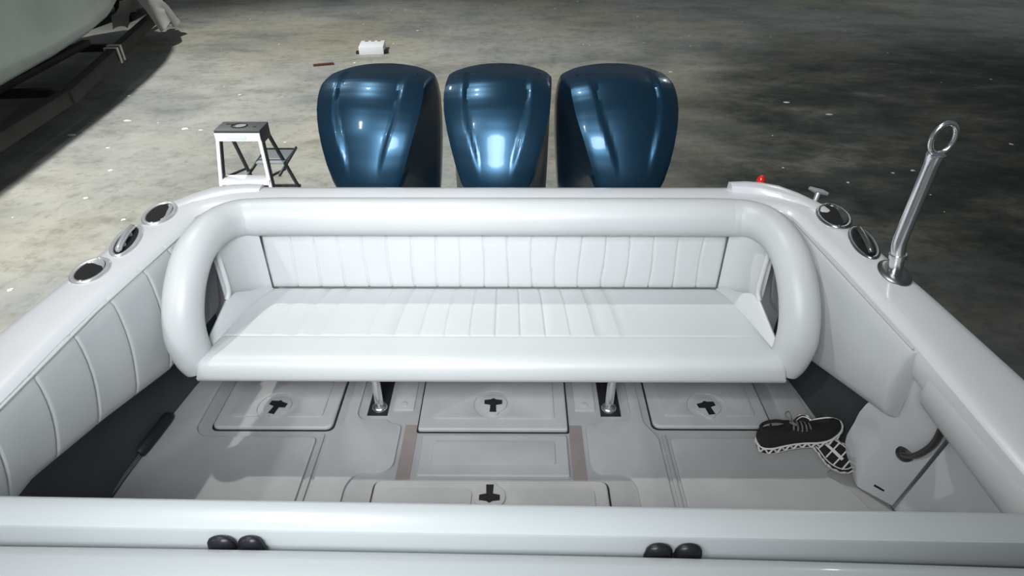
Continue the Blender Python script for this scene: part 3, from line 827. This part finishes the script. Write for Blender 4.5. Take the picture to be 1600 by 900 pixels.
# ------------------------------------------------------------------ stepladder on the warehouse floor
ld = empty('stepladder', (-2.13, 4.9, GZ), 'white folding stepladder with dark top cap standing behind the boat', 'stepladder')
X0, X1 = -2.273, -1.93
cap = B(); box(cap, (X0-.012, 4.70, .262), (X1+.012, 4.905, .292), .010)
box(cap, (X0-.012, 4.70, .205), (X0+.02, 4.90, .27), .008); box(cap, (X1-.02, 4.70, .175), (X1+.012, 4.90, .27), .008)
cap = obj('top_cap', cap, 'capgrey', ld)
t = B(); tube(t, [(-2.115+.06*math.cos(a), 4.80+.05*math.sin(a), .292) for a in (2*pi*k/24 for k in range(25))], .007, 8); obj('tray_ring', t, 'recess', cap)
t = B(); prism(t, ellipse(-2.10, 4.80, .045, .036, 20), .290, .2945); obj('tray_well', t, 'tray', cap)
for x in (-2.22, -2.19, -1.985): 
    t = B(); prism(t, ellipse(x, 4.84 if x < -2 else 4.78, .014, .016, 12), .290, .2935); obj('tool_hole', t, 'recess', cap)
t = B(); box(t, (X0-.008, 4.688, .205), (X1+.008, 4.70, .270), .004); apron = obj('front_apron', t, 'alu', ld)
t = B(); box(t, (-2.185, 4.684, .222), (-2.035, 4.689, .254), .003); tag(obj('maker_plate', t, 'labelw', apron), 'pale blue plate')
def rail(x, z0, s):
    zt = .21
    def P(x, z): 
        k = (zt-z); return Vector((x+s*.07*k/.75, 4.70-.235*k/.75*.75, z))
    a, b = P(x, zt), P(x, GZ+.02)
    t = B(); bar(t, a, b, .026, .02, .003, up=(0, -1, .2)); r_ = obj('front_rail', t, 'alu', ld)
    t = B(); bar(t, a+Vector((0, .038, 0)), b+Vector((0, .038, 0)), .022, .062, .003, up=(0, -1, .2)); tag(obj('rail_web', t, 'aludark', r_), 'dark channel side')
    t = B(); q = b+Vector((0, .03, -.02)); box(t, (q.x-.022, q.y-.045, GZ), (q.x+.022, q.y+.045, GZ+.05), .006); obj('foot', t, 'capgrey', r_)
    return P
PL = rail(X0+.004, .21, -1); PR = rail(X1-.004, .21, 1)
for z in (-.112, -.45, -.79, -1.08):
    a, b = PL(X0+.01, z), PR(X1-.01, z)
    t = B(); bar(t, (a.x-.012, a.y-.010, z), (b.x+.012, b.y-.010, z), .016, .045, .003); bar(t, (a.x, a.y+.045, z+.012), (b.x, b.y+.045, z+.012), .085, .02, .004)
    obj('step', t, 'alu', ld)
for x, s in ((X0+.02, -1), (X1-.015, 1)):
    a = Vector((x, 4.88, .235)); b = Vector((x+s*.09, 5.62, GZ+.015))
    t = B(); bar(t, a, b, .022, .028, .003, up=(0, 1, .4)); r_ = obj('rear_rail', t, 'aludark', ld)
    t = B(); box(t, (b.x-.018, b.y-.025, GZ), (b.x+.018, b.y+.03, GZ+.04), .006); obj('foot', t, 'capgrey', r_)
for z, y in ((-.42, 5.215), (-.85, 5.42)):
    t = B(); bar(t, (X0-.02-(.2-z)*.03, y, z), (X1+.03+(.2-z)*.03, y, z), .02, .025, .003); obj('rear_brace', t, 'aludark', ld)
t = B(); box(t, (-2.14, 4.98, -.112), (-1.90, 5.28, -.098), .004)
sh = obj('pail_shelf', t, 'tray', ld)
for a, b in (((-2.15, 4.80, -.135), (-2.15, 5.27, -.095)), ((-1.885, 4.80, -.135), (-1.885, 5.31, -.09)), ((-2.15, 5.29, -.10), (-1.885, 5.29, -.10)), ((-2.15, 5.04, -.105), (-1.885, 5.04, -.105))):
    t = B(); bar(t, a, b, .016, .022, .002); obj('shelf_arm', t, 'aludark', sh)
for x in (X0-.005, X1+.005):
    t = B(); bar(t, (x, 4.70, -.10), (x, 5.06, -.19), .008, .02, .002); obj('spreader', t, 'aludark', ld)

# ------------------------------------------------------------------ things on the warehouse floor
wb = empty('white_box', (-2.93, 13.55, GZ), 'white box with three dark slots lying on the concrete beyond the motors', 'box')
Rb = Matrix.Translation((-2.93, 13.55, GZ)) @ Matrix.Rotation(.10, 4, 'Z')
t = box(B(), (-.25, -.28, 0), (.25, .28, .16), .012); t.transform(Rb); obj('body', t, 'card', wb)
for k in (-.13, 0, .13):
    t = box(B(), (k-.035, .19, .158), (k+.035, .24, .163)); t.transform(Rb); obj('slot', t, 'recess', wb)
for s in (-1, 1):
    t = box(B(), (s*.29-.035, -.20, 0), (s*.29+.035, -.08, .05), .01); t.transform(Rb); obj('side_tab', t, 'rubber', wb)
t = B(); bar(t, (-3.87, 12.40, GZ+.02), (-3.50, 12.53, GZ+.02), .055, .04, .008); tag(obj('wood_stick', t, 'brown'), 'reddish-brown stick lying on the concrete left of the white box', 'stick')
bm = B()
for k in range(110):
    x = random.uniform(-9, 11); y = random.uniform(4.5, 20)
    if -4 < x < 3 and y < 6: continue
    r = random.choice([.010, .014, .02, .03]); a0 = random.random()*6
    n = random.randint(4, 6); p = [(x+r*random.uniform(.6, 1.3)*math.cos(a0+2*pi*j/n), y+r*random.uniform(.5, 1.3)*math.sin(a0+2*pi*j/n)) for j in range(n)]
    prism(bm, p, GZ, GZ+.004)
for x, y, r in ((-5.9, 9.3, .06), (-4.86, 8.95, .06), (-4.6, 8.9, .03), (-6.4, 8.7, .06), (-5.6, 8.2, .03), (4.55, 10.2, .05), (5.0, 9.6, .05), (3.0, 12, .05)):
    prism(bm, [(x+r*c*random.uniform(.7, 1.3), y+r*s_*random.uniform(.6, 1.1)) for c, s_ in ((1, 0), (.3, .7), (-.6, .6), (-1, 0), (-.3, -.7), (.6, -.5))], GZ, GZ+.004)
tag(obj('paper_flakes', bm, 'flake', smooth=False), 'pale flakes and crumbs scattered over the concrete', 'debris', kind='stuff')

# ------------------------------------------------------------------ neighbouring boat on its trailer
nb = empty('boat', (-8.05, 8, GZ), 'pale hull of another boat on a trailer at the top left', 'boat')
secs = []
for y, hb, kz, cz, dk in ((3, 1.45, -.66, -.40, 1.0), (6, 1.45, -.66, -.40, 1.0), (8, 1.44, -.66, -.39, 1.05), (9.5, 1.42, -.65, -.36, 1.1), (10.8, 1.36, -.63, -.31, 1.15), (11.8, 1.26, -.59, -.24, 1.2), (12.6, 1.09, -.51, -.14, 1.25), (13.2, .86, -.39, .0, 1.3), (13.7, .55, -.18, .25, 1.33), (14.0, .20, .12, .55, 1.36)):
    pr = [(.0, kz), (hb*.35, kz+(cz-kz)*.30), (hb*.68, kz+(cz-kz)*.65), (hb*.88, cz), (hb*.95, cz+.08), (hb*1.0, cz+.4), (hb*1.05, dk), (hb*1.0, dk+.03), (hb*.5, dk+.05), (0, dk+.05)]
    ring = [(-8.05+x, y, z) for x, z in pr] + [(-8.05-x, y, z) for x, z in reversed(pr[1:-1])]
    secs.append(ring)
obj('hull', quads(B(), secs), 'hullgrey', nb)
t = B(); tube(t, [(-8.05+1.02*h_, y, dk-.02) for y, h_, dk in ((3, 1.47, 1.0), (8, 1.44, 1.05), (10.8, 1.3, 1.15), (12.6, .96, 1.25), (13.7, .42, 1.33))], .03, 8); obj('rub_rail', t, 'rubber', nb)

tr = empty('boat_trailer', (-7.9, 10, GZ), 'dark steel trailer under the pale hull at the top left', 'trailer')
cxT = -7.85
for s in (-1, 1):
    t = B(); bar(t, (cxT+s*1.35, 2.5, -.80), (cxT+s*1.35, 9.0, -.80), .16, .20, .02); obj('side_beam', t, 'trailer', tr)
    t = B(); bar(t, (cxT+s*1.38, 8.9, -.80), (cxT+s*.40, 15.4, -.78), .16, .20, .02); obj('tongue_beam', t, 'trailer', tr)
    t = B(); bar(t, (cxT+s*.75, 4, -.56), (cxT+s*.72, 11.2, -.54), .14, .10, .02); obj('bunk', t, 'trailer', tr)
for y, w in ((4.5, 1.35), (8.9, 1.36), (11.6, .85)):
    t = B(); bar(t, (cxT-w, y, -.72), (cxT+w, y, -.72), .12, .12, .015); obj('crossmember', t, 'trailer', tr)
t = B(); bar(t, (cxT, 14.6, -.78), (cxT, 16.6, -.76), .14, .16, .02); obj('drawbar', t, 'trailer', tr)
t = B(); bar(t, (cxT+.02, 14.35, -.75), (cxT+.02, 14.25, .75), .16, .20, .02, up=(0, 1, 0)); bar(t, (cxT+.02, 14.35, .55), (cxT+.02, 14.02, .45), .10, .10, .02); wp = obj('winch_post', t, 'trailer', tr)
t = tube(B(), [(cxT-.18, 14.42, .30), (cxT+.22, 14.42, .30)], .10, 16); obj('winch_drum', t, 'darksteel', wp)
t = tube(B(), [(cxT+.12, 16.0, -1.1), (cxT+.12, 16.0, -.2), (cxT+.12, 16.0, -.1)], [.035, .035, .045], 12); tube(t, smooth_path([(cxT+.12, 16.0, -.12), (cxT+.34, 16.0, -.10), (cxT+.36, 16.0, -.0)], 3), .018, 8); jk = obj('tongue_jack', t, 'darksteel', tr)
t = tube(B(), [(cxT+.05, 16.0, GZ+.09), (cxT+.19, 16.0, GZ+.09)], .09, 16); obj('jack_wheel', t, 'rubber', jk)
t = B(); box(t, (cxT-.06, 16.5, -.80), (cxT+.06, 16.85, -.68), .03); obj('coupler', t, 'darksteel', tr)
for s in (-1, 1):
    for y in (5.6, 6.5):
        t = B(); R0w = .33; tube(t, [(cxT+s*1.35-.11, y, GZ+R0w), (cxT+s*1.35-.105, y, GZ+R0w), (cxT+s*1.35+.105, y, GZ+R0w), (cxT+s*1.35+.11, y, GZ+R0w)], [R0w-.04, R0w, R0w, R0w-.04], 28); obj('wheel', t, 'rubber', tr)
# two strap loops round the right tongue beam
yb = 10.25
for k, yy in enumerate((11.35, 11.55)):
    f = (yy-8.9)/6.5; xx = cxT+1.38-.98*f
    t = B(); quads(t, [[(xx+dx_, yy+ddy, -.80+dz_) for dx_, dz_ in ((-.10, -.12), (-.10, .12), (.10, .12), (.10, -.12), (.115, -.13), (.115, .135), (-.115, .135), (-.115, -.13))] for ddy in (-.03, .03)])
    tag(obj('strap', t, 'strap'), 'white tie-down strap looped round the trailer beam, ' + ('nearer' if k == 0 else 'farther') + ' of two', 'strap', 'white straps round the trailer beam')
# tarpaulin thrown over the tongue
cov = B(); ny, nx = 16, 12; rows = []
for j in range(ny+1):
    v = j/ny; r = []
    for i in range(nx+1):
        u = i/nx*2-1
        z = -.66+.48*math.exp(-((u*.8)**2)*2.0)*(1-.35*v)-.34*abs(u)**3 + .07*math.sin(7*v+5*u)+.05*math.sin(13*u+6*v)
        r.append((cxT+.50+u*.46+.09*math.sin(6*v), 13.7+1.25*v+.06*math.sin(9*u), max(GZ+.25, z)))
    rows.append(r)
quads(cov, rows, False, False); bmesh.ops.solidify(cov, geom=cov.faces[:], thickness=.012)
tag(obj('tarpaulin', cov, 'cloth'), 'crumpled white tarpaulin thrown over the trailer tongue', 'tarpaulin')

# the neighbour and its trailer stand at a slight angle to our boat
Rn = Matrix.Translation((-7.5, 9, 0)) @ Matrix.Rotation(math.radians(6), 4, 'Z') @ Matrix.Translation((7.5, -9, 0))
for o in list(C.objects):
    if o.parent is None and (o is nb or o is tr or o.name.startswith(('strap', 'tarpaulin'))):
        o.matrix_world = Rn @ WM[o.name]

# ------------------------------------------------------------------ lights
def aim(o, tgt):
    o.rotation_euler = (Vector(tgt)-o.location).to_track_quat('-Z', 'Y').to_euler()
def spot(name, loc, tgt, power, cone, blend, radius, col=(1, 1, 1)):
    d = bpy.data.lights.new(name, 'SPOT'); d.energy = power; d.spot_size = math.radians(cone); d.spot_blend = blend
    d.shadow_soft_size = radius; d.color = col
    o = bpy.data.objects.new(name, d); C.objects.link(o); o.location = loc; aim(o, tgt); return o
spot('bay_or_fill_lamp', (-2.9, 4.6, 8.5), (-.1, 2.0, .3), 900, 36, .35, .09, (1, .99, .96))
d = bpy.data.lights.new('cockpit_fill', 'AREA'); d.shape = 'ELLIPSE'; d.size = 1.3; d.size_y = .8; d.energy = 25; d.color = (.93, .97, 1); d.spread = math.radians(80)  # unseen soft fill added behind the camera, brightens backrest and cowls
o = bpy.data.objects.new('cockpit_fill', d); C.objects.link(o); o.location = (-.30, -.35, 2.5); aim(o, (-.3, 2.4, .80))
def point(name, loc, power, radius, col=(1, 1, 1)):
    d = bpy.data.lights.new(name, 'POINT'); d.energy = power; d.shadow_soft_size = radius; d.color = col
    o = bpy.data.objects.new(name, d); C.objects.link(o); o.location = loc; return o
spot('bay_or_fill_lamp', (-7.4, 9, 9), (-4.6, 10.0, GZ), 4500, 90, .5, .20, (1, .99, .95))
spot('bay_or_fill_lamp', (-5.5, -3.5, 6.5), (-3.2, 6.0, -.6), 4200, 34, .8, .20, (1, .99, .97))  # narrow spot added to whiten the stepladder's front
point('bay_or_fill_lamp', (10, 19, 8), 420, .20, (.96, 1, .95))  # weak light added to lift the far right of the floor
point('bay_or_fill_lamp', (-5, -3.5, 7), 700, .20, (1, .99, .97))
w = bpy.data.worlds.new('world'); sc.world = w; w.use_nodes = True
bg = w.node_tree.nodes['Background']; bg.inputs['Color'].default_value = (.80, .90, 1, 1); bg.inputs['Strength'].default_value = .09

# ------------------------------------------------------------------ camera
cd = bpy.data.cameras.new('camera'); cam = bpy.data.objects.new('camera', cd); C.objects.link(cam); sc.camera = cam
cd.sensor_width = 36; cd.lens = 970/1600*36; cd.clip_end = 200; cd.clip_start = .02
f = Vector((-.00711954, .82483215, -.56533285)); r = Vector((.99997192, .00719558, -.00209469)); u = r.cross(f)
mw = Matrix((r, u, -f)).transposed().to_4x4(); mw.translation = (.09879, 0, 2.02)
cam.matrix_world = mw

sc.view_settings.view_transform = 'Standard'; sc.view_settings.look = 'None'
sc.view_settings.gamma = 1; sc.view_settings.use_curve_mapping = False; sc.view_settings.exposure = .2
